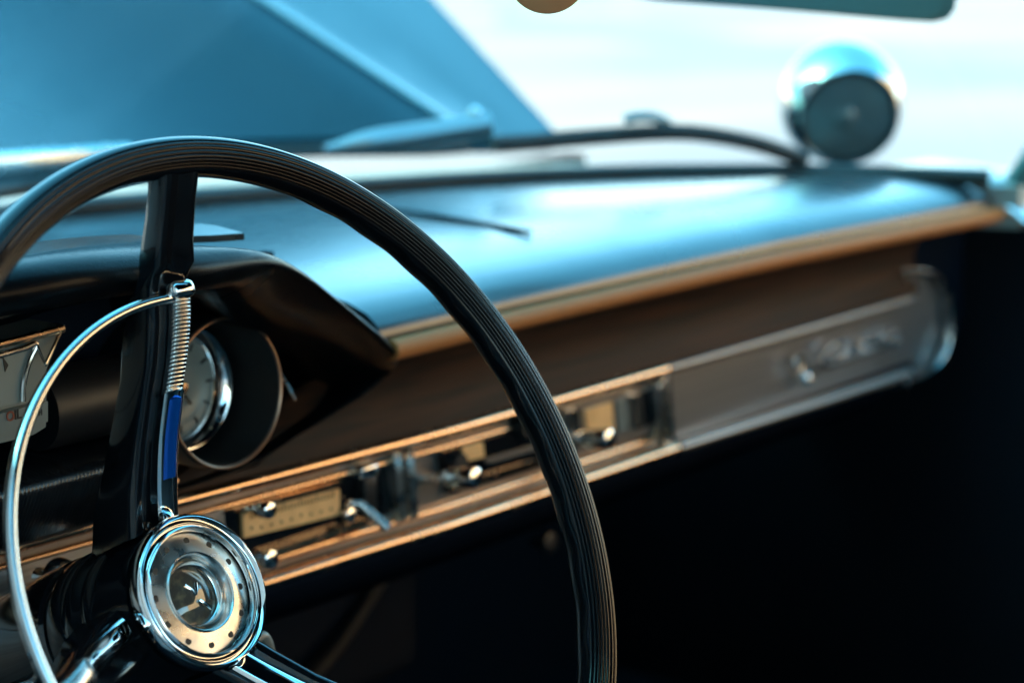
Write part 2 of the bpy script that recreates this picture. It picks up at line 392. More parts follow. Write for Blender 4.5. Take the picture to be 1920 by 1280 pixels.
# rails (two lengths, seam between them)
XS = .2645
def rail(name, x0, x1, y, z, ry, rz, m, zo=lambda x: 0, yo=lambda x: 0):
    bm = bmesh.new(); tube(bm, [V((x, y+yface(x)+yo(x), z+zo(x))) for x in lin(x0,x1,40)], ry, 16, ry=rz)
    return obj(name, bm, m, dash, False, 60)
ybot = lambda x: interp(x,[.25,.5,.7],[0,-.008,-.012])
rail('upper_rail', -.80, XS-.0015, .2478, ZT, .0045, .0042, 'warm_chrome'); rail('upper_rail', XS+.0015, .675, .2478, ZT, .0040, .0036, 'panel', label if False else lambda x: 0)
rail('lower_rail', -.36, XS+.012, .2475, ZB, .0055, .0042, 'warm_chrome'); rail('lower_rail', XS+.015, .655, .2475, ZB, .0055, .0042, 'panel', lambda x: 0, ybot)
rail('inner_rail', -.80, XS-.002, .2535, ZT-.0125, .0026, .0022, 'warm_chrome'); rail('inner_rail', -.36, XS, .2530, ZB+.0115, .0036, .0028, 'warm_chrome')
# recessed metal face between the rails
bm = bmesh.new(); sweepx(bm, [(.2560,ZT-.004),(.2545,ZB+.003),(.28,ZB+.003),(.28,ZT-.004)], lin(-.80,XS-.001,50), yface)
obj('metal_face', bm, 'panel', dash, False, 40)
# ---- glove box panel with rounded right end
glove_pts = [(1257,700),(1400,655),(1550,611),(1700,566),(1700,515),(1740,518),(1764,542),(1774,590),(1773,636),(1760,672),(1732,695),(1556,741),(1398,785),(1268,824)]
def slab(bm, pts, d):
    """plate from front outline points, thickness d along +Y"""
    f = [bm.verts.new(p) for p in pts]; b = [bm.verts.new(V(p)+V((0,d,0))) for p in pts]; n = len(pts)
    bm.faces.new(f); bm.faces.new(b[::-1])
    for i in range(n): bm.faces.new((f[i], f[(i+1)%n], b[(i+1)%n], b[i]))
bm = bmesh.new()
gp = [onY(x, y, .2545+yface(.45)-.0) for x, y in glove_pts]
slab(bm, gp, .02)
glove = obj('glove_box_door', bm, 'glove', dash, False, 40)
bm = bmesh.new()
ep = spline([onY(x, y, Y) for x, y, Y in ((1690,507,.229),(1735,509,.228),(1766,533,.2265),(1780,580,.226),(1778,635,.226),(1764,676,.226),(1736,702,.2265),(1690,717,.227),(1640,730,.228))], 6)
tube(bm, ep, [.0006+.0036*sm(0,12,i) for i in range(len(ep))], 12, up=V((0,1,0))); obj('end_bezel', bm, 'dchrome', dash, False, 60)
bm = bmesh.new()
ep = spline([onY(x, y, .243) for x, y in ((1712,566),(1714,600),(1712,640),(1718,672))], 6)
tube(bm, ep, .002, 10, up=V((0,1,0))); obj('end_bead', bm, 'dchrome', dash, False, 60)
# script and badge on the glove box door
cu = bpy.data.curves.new('script', 'FONT'); cu.body = 'Galaxie'; cu.shear = .35; cu.size = 1; cu.extrude = .03; cu.bevel_depth = .012
to = bpy.data.objects.new('t', cu); COL.objects.link(to); dg = bpy.context.evaluated_depsgraph_get(); me = bpy.data.meshes.new_from_object(to.evaluated_get(dg)); bpy.data.objects.remove(to)
bm = bmesh.new(); bm.from_mesh(me)
p0 = onY(1533,694,.2475+yface(.5)); p1 = onY(1690,640,.2475+yface(.5))
bb = [max(v.co.x for v in bm.verts), max(v.co.y for v in bm.verts)]
wx = p1.x-p0.x; hz = .020
for v in bm.verts:
    x, y, z = v.co; v.co = V((p0.x+x/bb[0]*wx, p0.y-z*.02, p0.z+y/bb[1]*hz+.000))
obj('script', bm, 'chrome', glove, False, 40)
bm = bmesh.new()
c = onY(1497,682,.246+yface(.45)); lathe(bm, [(.0045,0),(.0080,0),(.0086,.0012),(.0080,.0026),(.0060,.003),(.0045,.0022)], c, (0,-1,0), 28)
for f in [f for f in bm.faces if len(f.verts) > 8]: bm.faces.remove(f)
c = onY(1509,709,.243+yface(.45)); lathe(bm, [(0,.006),(.003,.0055),(.0055,.003),(.006,0),(.006,-.004),(0,-.004)], c, (0,-1,0), 24)
obj('badge', bm, 'chrome', glove, False, 40)
# seam post beside the glove box
def post(name, px0, py0, px1, py1, Y, hw, m, d=.006, parent=None):
    a = onY(px0, py0, Y); b = onY(px1, py1, Y); b.x = a.x+(b.x-a.x); bm = bmesh.new(); ax = (b-a); L = ax.length; Z = ax.normalized(); X = V((1,0,0)); X = (X-Z*X.dot(Z)).normalized(); Yv = Z.cross(X)
    box(bm, (a+b)/2, hw, d, L/2, (X, Yv, Z), min(hw, d)*.4); return obj(name, bm, m, parent or dash, False, 40)
post('seam_post', 1238,706,1250,822, .246+yface(.26), .0028, 'dchrome')
post('seam_post', 1226,718,1232,824, .247+yface(.26), .0030, 'dchrome')
# ---- radio
def plate(name, pts, Y, d, m, parent=None, label=None):
    bm = bmesh.new(); slab(bm, [onY(x, y, Y) for x, y in pts], d); return obj(name, bm, m, parent or dash, False, 40, label)
YR = .2485+yface(-.13)+.0
radio = plate('radio', [(415,960),(728,872),(733,962),(436,1046)], YR+.001, .012, 'gloss')
dl = plate('dial', [(456,963),(637,916),(637,965),(458,1008)], YR-.0015, .004, 'dial', radio)
bm = bmesh.new()
for i in range(26):                           # printed tick marks on the dial
    x = 470+i*6.2; yt = 963-(x-456)*.26+9+ (0 if i % 5 else -3)
    a = onY(x, yt, YR-.0020); box(bm, a, .0002, .0003, .0016 if i % 5 else .0026)
    if i % 3 == 0: a = onY(x+2, yt+24, YR-.0020); box(bm, a, .0006, .0003, .0009)
obj('dial_marks', bm, 'sepia', dl, False)
plate('dial_trim', [(440,955),(640,901),(640,906),(440,961)], YR-.002, .003, 'warm_chrome', radio)
plate('preset_rail', [(500,1035),(690,972),(690,985),(503,1047)], YR-.005, .006, 'warm_chrome', radio)
def knob(px, py, Y, r, l, m='chrome', name='control_knob', parent=None, ax=(0,-1,.14), stem=.5, dome=.3):
    c = onY(px, py, Y); bm = bmesh.new()
    lathe(bm, [(0,l),(r*.55,l),(r*.9,l-r*dome*.4),(r,l-r*dome),(r*.97,l*.55),(r*.8,l*.42),(r*stem,l*.38),(r*stem,-.004),(0,-.004)], c, ax, 32)
    return obj(name, bm, m, parent or dash, False, 40)
knob(462,954,.240,.0052,.022, 'chrome', parent=radio)
knob(478,1046,.238,.0062,.016, 'chrome', parent=radio)
knob(640,964,.240,.0050,.010, 'chrome', parent=radio)
bm = bmesh.new()
box(bm, onY(683,882,.238), .0085, .006, .0045, None, .002); obj('push_button', bm, 'chrome', radio, False, 40)
bm = bmesh.new(); box(bm, onY(686,925,.238), .0062, .005, .0115, None, .0018); obj('push_button', bm, 'satin', radio, False, 40)
bm = bmesh.new(); tube(bm, [onY(652,943,.238), onY(676,944,.234), onY(700,966,.226), onY(727,990,.218)], [.0030,.0032,.0034,.0036], 12)
lathe(bm, [(0,.003),(.0036,.002),(.0042,0),(.0036,-.002),(0,-.003)], onY(655,946,.2375), (0,-1,0), 16)
obj('lever', bm, 'dchrome', radio, False, 50)
plate('radio_end', [(738,848),(752,846),(764,975),(751,979)], YR-.006, .02, 'brushed')
plate('radio_end', [(761,843),(775,840),(785,969),(773,973)], YR-.006, .02, 'brushed')
# ---- heater control
YH = .2475+yface(.03)
heater = plate('heater_control', [(832,846),(1030,789),(1040,868),(846,925)], YH+.001, .010, 'gloss')
plate('control_label', [(868,838),(906,828),(909,856),(871,866)], YH-.0018, .003, 'dial', heater)
plate('slide_slot', [(915,862),(1030,829),(1031,836),(916,869)], YH-.0015, .003, 'panel', heater)
plate('slide_slot', [(900,893),(1030,855),(1031,862),(901,900)], YH-.0015, .003, 'warm_chrome', heater)
knob(796,896,.240,.0074,.046, 'chrome', parent=heater, ax=(.05,-1,.16))
bm = bmesh.new(); c = onY(846,866,.235); lathe(bm, [(0,.010),(.0065,.010),(.0075,.008),(.0075,-.008),(0,-.008)], c, (0,-1,.1), 24); obj('control_knob', bm, 'satin', heater, False, 40)
knob(1046,824,.240,.0074,.048, 'chrome', parent=heater, ax=(.05,-1,.16))
bm = bmesh.new(); lathe(bm, [(0,.010),(.0065,.010),(.0075,.008),(.0075,-.008),(0,-.008)], onY(972,800,.235), (0,-1,.1), 24); obj('control_knob', bm, 'satin', heater, False, 40)
# ---- ashtray / switch block
YA = .2475+yface(.2)
ash = plate('switch_block', [(1060,768),(1222,722),(1228,812),(1068,858)], YA+.0012, .010, 'panel')
plate('tan_insert', [(1098,768),(1148,753),(1152,815),(1104,829)], YA-.001, .003, 'dial', ash)
plate('green_insert', [(1156,752),(1176,746),(1180,806),(1160,812)], YA-.001, .003, 'grey', ash)
plate('end_strip', [(1186,742),(1200,738),(1206,800),(1192,804)], YA-.003, .005, 'dchrome', ash)
plate('end_strip', [(1206,734),(1220,730),(1226,794),(1212,798)], YA-.001, .003, 'gloss', ash)
plate('end_strip', [(1068,772),(1086,767),(1092,838),(1074,843)], YA-.003, .005, 'dchrome', ash)
knob(1236,824,.243,.0060,.010, 'dchrome')
# ---- lower left switch panel
bm = bmesh.new(); sweepx(bm, [(.246,ZT-.012),(.240,ZB+.01),(.236,ZB-.03),(.26,ZB-.03),(.27,ZT-.012)], lin(-.80,-.205,20), yface); obj('switch_panel', bm, 'panel', dash, False, 40)
knob(84,1082,.232,.0120,.022, 'chrome', dome=.8)
# under edge of the dashboard
bm = bmesh.new(); sweepx(bm, [(.256,ZB+.002),(.252,ZB-.010),(.258,ZB-.020),(.32,ZB-.06),(.40,ZB-.06),(.40,ZB+.002)], lin(-.80,.70,40), yface); obj('under_panel', bm, 'matte', dash, False, 40)
bm = bmesh.new(); sweepx(bm, [(.268,.835),(.268,.97),(.50,.97),(.50,.80),(.30,.80)], lin(.655,.84,8), lambda x: -.02); obj('end_panel', bm, 'matte', dash, False, 40)
knob(1010,1016,.30,.009,.014,'satin',name='pull_knob')
# release handle under the dash, right of the hub
bm = bmesh.new(); tube(bm, spline([onY(x, y, .13) for x, y in ((478,1200),(494,1192),(505,1215),(507,1255),(494,1290),(478,1300))], 6), .0030, 10, up=V((0,1,0)), ry=.003)
tube(bm, [onY(478,1200,.13), onY(478,1200,.30)], .003, 10); obj('release_handle', bm, 'key', dash, False, 50)

# ---- instrument brow and cluster
# stations: outline pixel, crest depth Y, inward pixel direction, inner-edge pixel
st = [(-170,505,.105,-170,620),(-60,492,.108,-60,602),(40,473,.112,40,584),(130,458,.116,130,566),(230,448,.122,230,552),(330,444,.128,325,546),(390,446,.134,380,552),(445,456,.140,428,572),
      (500,475,.148,475,600),(560,510,.158,520,632),(620,556,.170,566,664),(670,596,.182,600,690),(712,630,.194,622,712),(738,660,.204,628,730),(733,684,.212,616,742),(690,722,.222,590,762),(640,758,.230,560,784),(580,797,.236,530,806),(500,848,.240,470,852),(420,885,.243,410,884),(300,925,.245,300,920),(180,955,.247,180,950),(30,992,.249,30,986),(-170,1040,.252,-170,1032)]
bm = bmesh.new(); rings = []
cen = V((-.27,.30,.985))
fine = []
for i in range(len(st)-1):
    for k in range(5):
        fine.append((i + k/5))
fine.append(len(st)-1)
def stat(t):
    i = min(int(t), len(st)-2); u = t-i
    P = [V(s) if False else s for s in (st[max(i-1,0)], st[i], st[i+1], st[min(i+2,len(st)-1)])]
    return [.5*((2*P[1][k])+(P[2][k]-P[0][k])*u+(2*P[0][k]-5*P[1][k]+4*P[2][k]-P[3][k])*u*u+(3*P[1][k]-P[0][k]-3*P[2][k]+P[3][k])*u**3) for k in range(5)]
for t in fine:
    px, py, Y, qx, qy = stat(t)
    low = sm(12.2, 14.5, t)                   # 0 along the top, 1 along the lower lip
    pl = 1-sm(4.5,8.5,t); crest = onY(px, py+28*pl, Y); rear_ = onY(px, py, Y+.07)
    inn = onY(qx, qy, Y+.012+.03*sm(5,11,t)*(1-sm(14,18,t))*1.2)
    d = (inn-crest); d.y = 0; L = d.length; d = d/L if L > 1e-5 else V((0,0,-1))
    th = (.016 - .0105*sm(5.5,9.5,t))*(1-low)+.004*low
    fw_ = (1-low)*(1-.55*sm(5.5,10,t))
    lip = crest + d*th*.55 + V((0,-.010*fw_-.001,0))
    lip2 = crest + d*th*1.35 + V((0,-.006*fw_,0))
    back = (crest + V((0,.035,-.011*(1-low))) - d*.002*(1-low))*(1-pl) + (crest*.45+rear_*.55+V((0,0,.0015)))*pl
    zb = .998
    far = V((crest.x, max(.31, Y+.1), crest.z-.006*(1-low))) 
    if low < .5:
        f0 = crest + V((0,.115,-.034)); f0.z = min(f0.z, 1.003); far = f0*(1-pl) + (rear_+V((0,.02,0)))*pl; end = V((far.x, far.y+.08, min(zb, far.z-.004)))
    else:
        far = crest + V((0,.03,0)); end = crest + V((0,.05,0))
    deep = inn + V((0,.075,0)) + (V((cen.x,0,cen.z))-V((inn.x,0,inn.z)))*.05
    mid = crest + d*.001*(1-low) + V((0,.004,0)) - d*0
    rings.append([end, far, back, crest+V((0,.010,.002*pl-.0026*(1-pl)*(1-low))), crest, (crest*.45+lip*.55)-d*.0022*(1-low), lip, (lip+lip2)/2+V((0,-.0006,0)), lip2, lip2*.6+inn*.4, inn, (inn+deep)/2, deep])
XM = -.45                                     # the brow is symmetrical: the far side mirrors the near side
keep = [r for r in rings if r[4].x > XM+.004]
def mir(r): return [V((2*XM-q.x, q.y, q.z)) for q in r]
rings = [mir(r) for r in reversed(keep)] + keep + [mir(keep[-1])]
loft(bm, rings, False, False)
bmesh.ops.solidify(bm, geom=bm.faces[:], thickness=.003)
obj('instrument_brow', bm, 'vinyl', dash, False, 80)
# thin bright edge strip inside the brow
bm = bmesh.new(); tube(bm, spline([onY(x, y, .122) for x, y in ((-60,604),(40,584),(130,565),(240,549))], 6), .0011, 8); obj('brow_bead', bm, 'warm_chrome', dash, False)
bm = bmesh.new(); tube(bm, spline([onY(x, y, .246) for x, y in ((-60,1002),(31,983),(184,938),(330,900))], 6), .0024, 10, ry=.0018); obj('cluster_bead', bm, 'warm_chrome', dash, False)
# back of the cluster
bm = bmesh.new(); box(bm, (-.45,.272,.983), .32, .004, .05); obj('cluster_back', bm, 'matte', dash, False)
# ---- clock pod
CY = .2; cc = (onY(425,595,CY)+onY(430,875,CY))/2; cc.x = onY(425,735,CY).x; cr = .0435
pod = thing('x','x','x') if False else None
bm = bmesh.new(); lathe(bm, [(cr-.0015,.0),(cr,.0006),(cr+.0012,0),(cr+.0014,-.003),(cr+.0002,-.085),(cr-.003,-.085),(cr-.0015,-.003)], cc, (0,-1,.06), 96)
for f in [f for f in bm.faces if len(f.verts) > 8]: bm.faces.remove(f)
bmesh.ops.bridge_loops(bm, edges=[e for e in bm.edges if e.is_boundary])
clock = obj('clock', bm, 'satin', dash, False, 40)
bm = bmesh.new(); s_, u_, a_ = basis((0,-1,.06)); tube(bm, [cc+a_*.0006+s_*((cr-.0001)*math.cos(2*PI*k/96))+u_*((cr-.0001)*math.sin(2*PI*k/96)) for k in range(96)], .0010, 10, True, up=a_); obj('pod_rim', bm, 'copper', clock, False)
dc = cc - a_*.043
bm = bmesh.new(); lathe(bm, [(.0285,.0000),(.0300,.004),(.0345,.0085),(.0365,.0090),(.0380,.0078),(.0395,.002),(.0395,-.006),(.0285,-.006)], dc, a_, 96)
for f in [f for f in bm.faces if len(f.verts) > 8]: bm.faces.remove(f)
obj('clock_bezel', bm, 'chrome', clock, False, 50)
bm = bmesh.new(); lathe(bm, [(0,.0015),(.010,.0012),(.0105,.0006),(.0215,.0004),(.0225,.0012),(.0290,.0012),(.0290,-.004),(0,-.004)], dc, a_, 72); obj('clock_face', bm, 'grey', clock, False, 40)
bm = bmesh.new(); lathe(bm, [(0,.008),(.003,.0078),(.0042,.006),(.0042,.002),(0,.002)], dc, a_, 24); obj('clock_boss', bm, 'warm_chrome', clock, False, 40)
bm = bmesh.new()
for k in range(12):
    a = 2*PI*k/12; c = dc + a_*.0016 + s_*(.0252*math.cos(a)) + u_*(.0252*math.sin(a)); rr = s_*math.cos(a)+u_*math.sin(a)
    box(bm, c, .0024, .0007, .0004, (rr, a_.cross(rr), a_))
for a, l in ((2.2,.014),(5.4,.019)):
    rr = s_*math.cos(a)+u_*math.sin(a); box(bm, dc+a_*.0032+rr*l*.5, l*.5, .0007, .0004, (rr, a_.cross(rr), a_))
obj('clock_hands', bm, 'ink', clock, False)
# thin trim piece running from the pod
bm = bmesh.new(); tube(bm, [onY(520,690,.205), onY(553,748,.222)], .0012, 8); obj('pod_strut', bm, 'dchrome', dash, False)
# ---- speedometer
YS = .2
speedo = plate('speedometer', [(-620,796),(122,609),(88,690),(86,800),(62,815),(-620,986)], YS+.006, .03, 'grey')
plate('face', [(-620,831),(66,652),(45,700),(42,752),(-620,918)], YS+.0035, .004, 'pale', speedo)
bm = bmesh.new()
tube(bm, spline([onY(x, y, YS+.004) for x, y in ((-200,695),(-60,660),(40,636),(118,616))], 5), .0022, 10); obj('top_bead', bm, 'warm_chrome', speedo, False)
bm = bmesh.new(); tube(bm, spline([onY(x, y, YS+.002) for x, y in ((-200,714),(-60,682),(40,655),(68,645),(55,676),(45,715),(43,752))], 6), .0016, 10); obj('face_bead', bm, 'dchrome', speedo, False)
bm = bmesh.new(); tube(bm, [onY(68,645,YS+.002), onY(85,683,YS-.004), onY(116,616,YS+.004)], .0012, 8); obj('corner_web', bm, 'dchrome', speedo, False)
plate('warning_strip', [(-620,938),(90,752),(90,790),(-620,968)], YS-.0005, .006, 'grey', speedo)
def letters(txt, px, py, Y, h, m, parent, sl=-.24, name='lettering', wid=1.0):
    cu = bpy.data.curves.new('t', 'FONT'); cu.body = txt; cu.size = 1; cu.extrude = .02; cu.offset = .02
    to = bpy.data.objects.new('t', cu); COL.objects.link(to); me = bpy.data.meshes.new_from_object(to.evaluated_get(bpy.context.evaluated_depsgraph_get())); bpy.data.objects.remove(to)
    bm = bmesh.new(); bm.from_mesh(me); p = onY(px, py, Y); k = h/.7
    for v in bm.verts: v.co = V((p.x+v.co.x*k*wid, p.y-v.co.z*.01, p.z+v.co.y*k))
    return obj(name, bm, m, parent, False)
letters('O', 12, 790, YS-.0012, .0050, 'red', speedo, wid=.9)
letters('IL', 27, 786, YS-.0012, .0050, 'ink', speedo, wid=.9)
letters('H', 72, 779, YS-.0012, .0032, 'ink', speedo, wid=.8)
bm = bmesh.new(); slab(bm, [onY(x, y, YS+.003) for x, y in ((5,668),(16,684),(10,697))], .0006); obj('turn_arrow', bm, 'ink', speedo, False)
# black rounded housing between the gauges, ribbed roll below
bm = bmesh.new(); c0 = onY(106,745,.222); c1 = onY(330,712,.222)
tube(bm, [V((x, .232, .975)) for x in lin(-.352,-.283,12)], .022, 40); obj('gauge_housing', bm, 'satin', dash, False, 40)
bm = bmesh.new(); rings = []
for i in range(561):
    x = -.624+(.624-.283)*i/560; b = .0009*(.5-.5*math.cos(2*PI*i/4.2))
    rings.append([V((x,y,z)) for y, z in ((.262,.9525-b),(.225,.9515-b),(.206,.9490-b),(.199+b*.7,.9455-b*.7),(.1985+b,.940),(.206+b,.925),(.216+b,.910),(.228+b,.9035),(.27,.9035))])
loft(bm, rings); obj('ribbed_panel', bm, 'ribbed', dash, False, 80)
plate('switch_slot', [(140,906),(162,893),(158,905),(138,916)], .203, .004, 'ink', dash)
# ---- defroster slot on the pad and duct at its left
bm = bmesh.new(); top = []
for px, py, w in ((640,384,.004),(720,392,.006),(800,402,.009),(900,419,.012),(975,431,.008),(996,434,.001)):
    top.append((onZ(px, py, 1.0115), w))
rings = []
for p, w in top:
    rings.append([p+V((0,-w,-.002)), p+V((0,-w,.0012)), p+V((0,w,.0012)), p+V((0,w,-.002))])
loft(bm, rings); obj('defroster_slot', bm, 'matte', dash, False)
bm = bmesh.new(); lp = [onZ(x, y, 1.063) for x, y in ((290,436),(340,424),(375,419),(410,424),(458,437),(400,441),(340,443),(290,445))]
f = [bm.verts.new(p) for p in lp]; b = [bm.verts.new(p-V((0,0,.004))) for p in lp]; bm.faces.new(f); bm.faces.new(b[::-1])
for i in range(8): bm.faces.new((f[i], f[(i+1)%8], b[(i+1)%8], b[i]))
obj('brow_ledge', bm, 'pad', dash, False, 40)

# ================================================================== CAR BODY
body = thing('car_body', 'car interior shell with curved windscreen glass, black gasket and pale cowl panel', 'car body', (0,0,.35))
def gpt(x, s, off=0):
    """point on the windscreen: s=0 base, s=1 top"""
    yb = ybase(x); z = ZG+s*.372; y = yb - s*(.50+.16*(yb-.15)/.55); n = V((0,.6,.8))
    return V((x*(1-.13*s), y, z)) + n*off
bm = bmesh.new(); nx, ns = 60, 16; X0 = .75
grid = []
for sd in (0,.005):
    grid.append([[bm.verts.new(gpt(-X0+2*X0*i/nx, j/ns, sd)) for j in range(ns+1)] for i in range(nx+1)])
for gI in (0,1):
    for i in range(nx):
        for j in range(ns):
            bm.faces.new((grid[gI][i][j], grid[gI][i+1][j], grid[gI][i+1][j+1], grid[gI][i][j+1]))
bord = [(i,0) for i in range(nx)]+[(nx,j) for j in range(ns)]+[(nx-i,ns) for i in range(nx)]+[(0,ns-j) for j in range(ns)]
for k in range(len(bord)):
    a, b = bord[k], bord[(k+1) % len(bord)]
    bm.faces.new((grid[0][a[0]][a[1]], grid[0][b[0]][b[1]], grid[1][b[0]][b[1]], grid[1][a[0]][a[1]]))
obj('windscreen', bm, 'glass', body, False, 80)
def glasshit(px, py, off=.012):
    """where the sight line meets the glass"""
    d = ray(px, py); lo, hi = .8, 3.5
    def f(t):
        p = CAM+d*t; s = (p.z-ZG)/.372; x = p.x/(1-.13*s); yb = ybase(x); return p.y-(yb-s*(.50+.16*(yb-.15)/.55))
    for _ in range(50):
        m = (lo+hi)/2
        if f(m) < 0: lo = m
        else: hi = m
    return CAM+d*lo+V((0,.6,.8))*off
bm = bmesh.new(); tube(bm, [V((x, ybase(x)+.004, 1.009)) for x in lin(-.75,.75,70)], .010, 10, ry=.0085); obj('gasket', bm, 'rubber', body, False)
# cowl between the glass and the bonnet
bm = bmesh.new(); rings = []
for x in lin(-.8,.8,50):
    yb = min(ybase(x), .7); rings.append([V((x,yb+.012,1.0)), V((x,yb+.03,1.004)), V((x,yb+.10,1.006)), V((x,yb+.26,1.0)), V((x,yb+.26,.96)), V((x,yb+.012,.96))])
loft(bm, rings); obj('cowl_panel', bm, 'cowl', body, False, 50)
for sx in (1,-1):
    bm = bmesh.new(); rings = []
    for y, zt in ((.12,.955),(.3,.945),(.6,.935),(1.2,.92),(2.2,.90)):
        rings.append([V((sx*x, y, z)) for x, z in ((.885,zt-.02),(.89,zt-.004),(.91,zt),(.95,zt-.012),(.985,zt-.06),(1.0,zt-.2),(1.0,.3),(.885,.3))])
    loft(bm, rings); obj('fender', bm, 'paint', body, False, 50)
# front bench seat behind the wheel (unseen, added to keep the cabin dark)
seat = thing('added_bench_seat', 'unseen black vinyl front bench seat added behind the steering wheel', 'seat', (0,-.5,.4))
bm = bmesh.new(); box(bm, (.02,-.42,.49), .68, .29, .09, None, .05); obj('added_cushion', bm, 'seatv', seat, False)
bm = bmesh.new(); box(bm, (.02,-.78,.74), .68, .08, .27, (V((1,0,0)), V((0,.98,.18)).normalized(), V((0,-.18,.98)).normalized()), .06); obj('added_backrest', bm, 'seatv', seat, False)
# right pillar and vent frame
bm = bmesh.new(); a = onX(1868,345,.80); 
tube(bm, spline([V((.795,.185,.985)), V((.785,.125,1.07)), V((.765,.03,1.2)), V((.735,-.08,1.385))], 6), .020, 14, ry=.014); obj('pillar', bm, 'mirror_back', body, False, 50)
bm = bmesh.new(); tube(bm, spline([onX(x, y, .775) for x, y in ((1800,328),(1840,345),(1872,368),(1900,392),(1935,420))], 6), [.006]*4+[.013]*21, 14, ry=.007); obj('pillar_trim', bm, 'chrome', body, False, 50)
# roof, firewall, floor, doors
bm = bmesh.new(); box(bm, (0,-.85,1.405), .66, .82, .02, None, .01); obj('roof', bm, 'matte', body, False)
bm = bmesh.new(); box(bm, (0,.74,.66), .84, .012, .33); obj('firewall', bm, 'carpet', body, False)
bm = bmesh.new(); rings = []
for x in lin(-.84,.84,40):
    h = .17*math.exp(-(x/.17)**2); rings.append([V((x,y,.38+h*(1 if y > -.3 else .8))) for y in (-1.6,-.6,0,.4,.727)]+[V((x,.727,.33)), V((x,-1.6,.33))])
loft(bm, rings); obj('floor', bm, 'carpet', body, False, 60)
bm = bmesh.new(); box(bm, (.85,-.3,.64), .015, 1.04, .31, None, .008); obj('door_panel', bm, 'kick', body, False)
bm = bmesh.new(); box(bm, (.02,.52,.70), .17, .10, .075, None, .02); obj('heater_box', bm, 'carpet', body, False)
bm = bmesh.new(); tube(bm, spline([V((-.28,.30,.60)), V((-.10,.36,.655)), V((.05,.40,.68)), V((.16,.42,.74))], 8), .006, 10); obj('hose', bm, 'satin', body, False)

# ================================================================== OUTSIDE THE GLASS
hood = thing('bonnet', 'raised glossy blue bonnet with a moulded ridge beyond the windscreen', 'bonnet', (0,.9,1.03))
ALPHA = math.radians(28); fd = V((0, math.cos(ALPHA), math.sin(ALPHA)))
def onPlane(px, py, p, n): d = ray(px, py); return CAM+d*((p-CAM).dot(n)/d.dot(n))
rear = [(-500,395),(-300,362),(0,306),(200,280),(400,263),(600,258),(720,257),(800,256),(870,252),(900,250),(960,246),(1010,241),(1050,238)]
rp = [onZ(x, y, 1.037) for x, y in rear]
nP = V((0,-math.sin(ALPHA),math.cos(ALPHA)))
cR = onZ(870,252,1.037); cF = onPlane(470,0,cR,nP); dC = (cF-cR).normalized()
eR = onZ(1050,238,1.037); eF = onPlane(850,30,eR,nP); dE = (eF-eR).normalized()
bm = bmesh.new(); rings = []
def hoodcol(P, k, drop=0):
    d = dC.copy() if k <= 1 else (dC*(2-k)+dE*(k-1)); d.normalize()
    L = 1.25
    return [P + nP*(drop*min(1, .0+t*1)) + d*(L*t) + nP*(.006*math.sin(PI*t)) for t in lin(0,1,14)]
cols = []
for i, P in enumerate(rp):
    k = interp(rear[i][0], [-500,870,1050], [0,1,2]); cols.append((P, k, 0, rear[i][0]))
# ridge: extra columns round the crease
out = []
for (P, k, d, px) in cols:
    if px == 870:
        t = (rp[9]-rp[7]).normalized()
        for o, h in ((-.020,0),(-.012,.001),(-.006,.003),(0,.0038),(.006,.003),(.012,.0005),(.020,-.0015)): out.append((P+t*o, k, h))
    elif px > 870: out.append((P, k, -.0015-.05*((P-rp[8]).length)))
    else: out.append((P, k, 0))
top = [[q + nP*h for q in hoodcol(P, k)] for P, k, h in out]
bot = [[q - nP*.022 for q in c] for c in top]
vt = [[bm.verts.new(p) for p in c] for c in top]; vb = [[bm.verts.new(p) for p in c] for c in bot]
for i in range(len(vt)-1):
    for j in range(13):
        bm.faces.new((vt[i][j], vt[i+1][j], vt[i+1][j+1], vt[i][j+1])); bm.faces.new((vb[i][j], vb[i][j+1], vb[i+1][j+1], vb[i+1][j]))
    bm.faces.new((vt[i][0], vb[i][0], vb[i+1][0], vt[i+1][0])); bm.faces.new((vt[i][13], vt[i+1][13], vb[i+1][13], vb[i][13]))
for j in range(13):
    bm.faces.new((vt[0][j], vt[0][j+1], vb[0][j+1], vb[0][j])); bm.faces.new((vt[-1][j], vb[-1][j], vb[-1][j+1], vt[-1][j+1]))
obj('bonnet_panel', bm, 'paint', hood, False, 50)
cm = min(range(len(out)), key=lambda i: (out[i][0]-rp[8]).length)
bm = bmesh.new(); tube(bm, [q+nP*.0005 for q in top[cm]], .0065, 12, ry=.002, up=nP); obj('ridge_highlight', bm, 'pin', hood, False)  # pale strip paints the sky highlight along the ridge
bm = bmesh.new(); tube(bm, [p+V((0,-.004,-.013)) for p in rp[4:9]], .007, 8); obj('bonnet_seal', bm, 'rubber', hood, False)

# right wiper
wip = thing('windscreen_wiper', 'long black wiper blade on a thick silver arm lying along the base of the windscreen', 'wiper', glasshit(935,285))
bm = bmesh.new(); tube(bm, spline([glasshit(x, y, .010) for x, y in ((935,288),(1000,284),(1110,274),(1250,265),(1330,268),(1420,284),(1490,306),(1520,318))], 6), .0075, 10, ry=.0085)
obj('blade', bm, 'rubber', wip, False)
bm = bmesh.new(); ap = spline([glasshit(x, y, .022) for x, y in ((630,318),(700,306),(800,292),(880,279),(938,270))], 6)
tube(bm, ap, [.005+.008*sm(0,9,i) for i in range(25)], 12, ry=[.004+.007*sm(0,9,i) for i in range(25)]); obj('arm', bm, 'armgrey', wip, False)
bm = bmesh.new(); p = glasshit(924,268,.034); lathe(bm, [(0,.004),(.005,.003),(.006,0),(.005,-.006),(0,-.006)], p, (0,-.5,.8), 16); obj('pivot_nut', bm, 'chrome', wip, False)
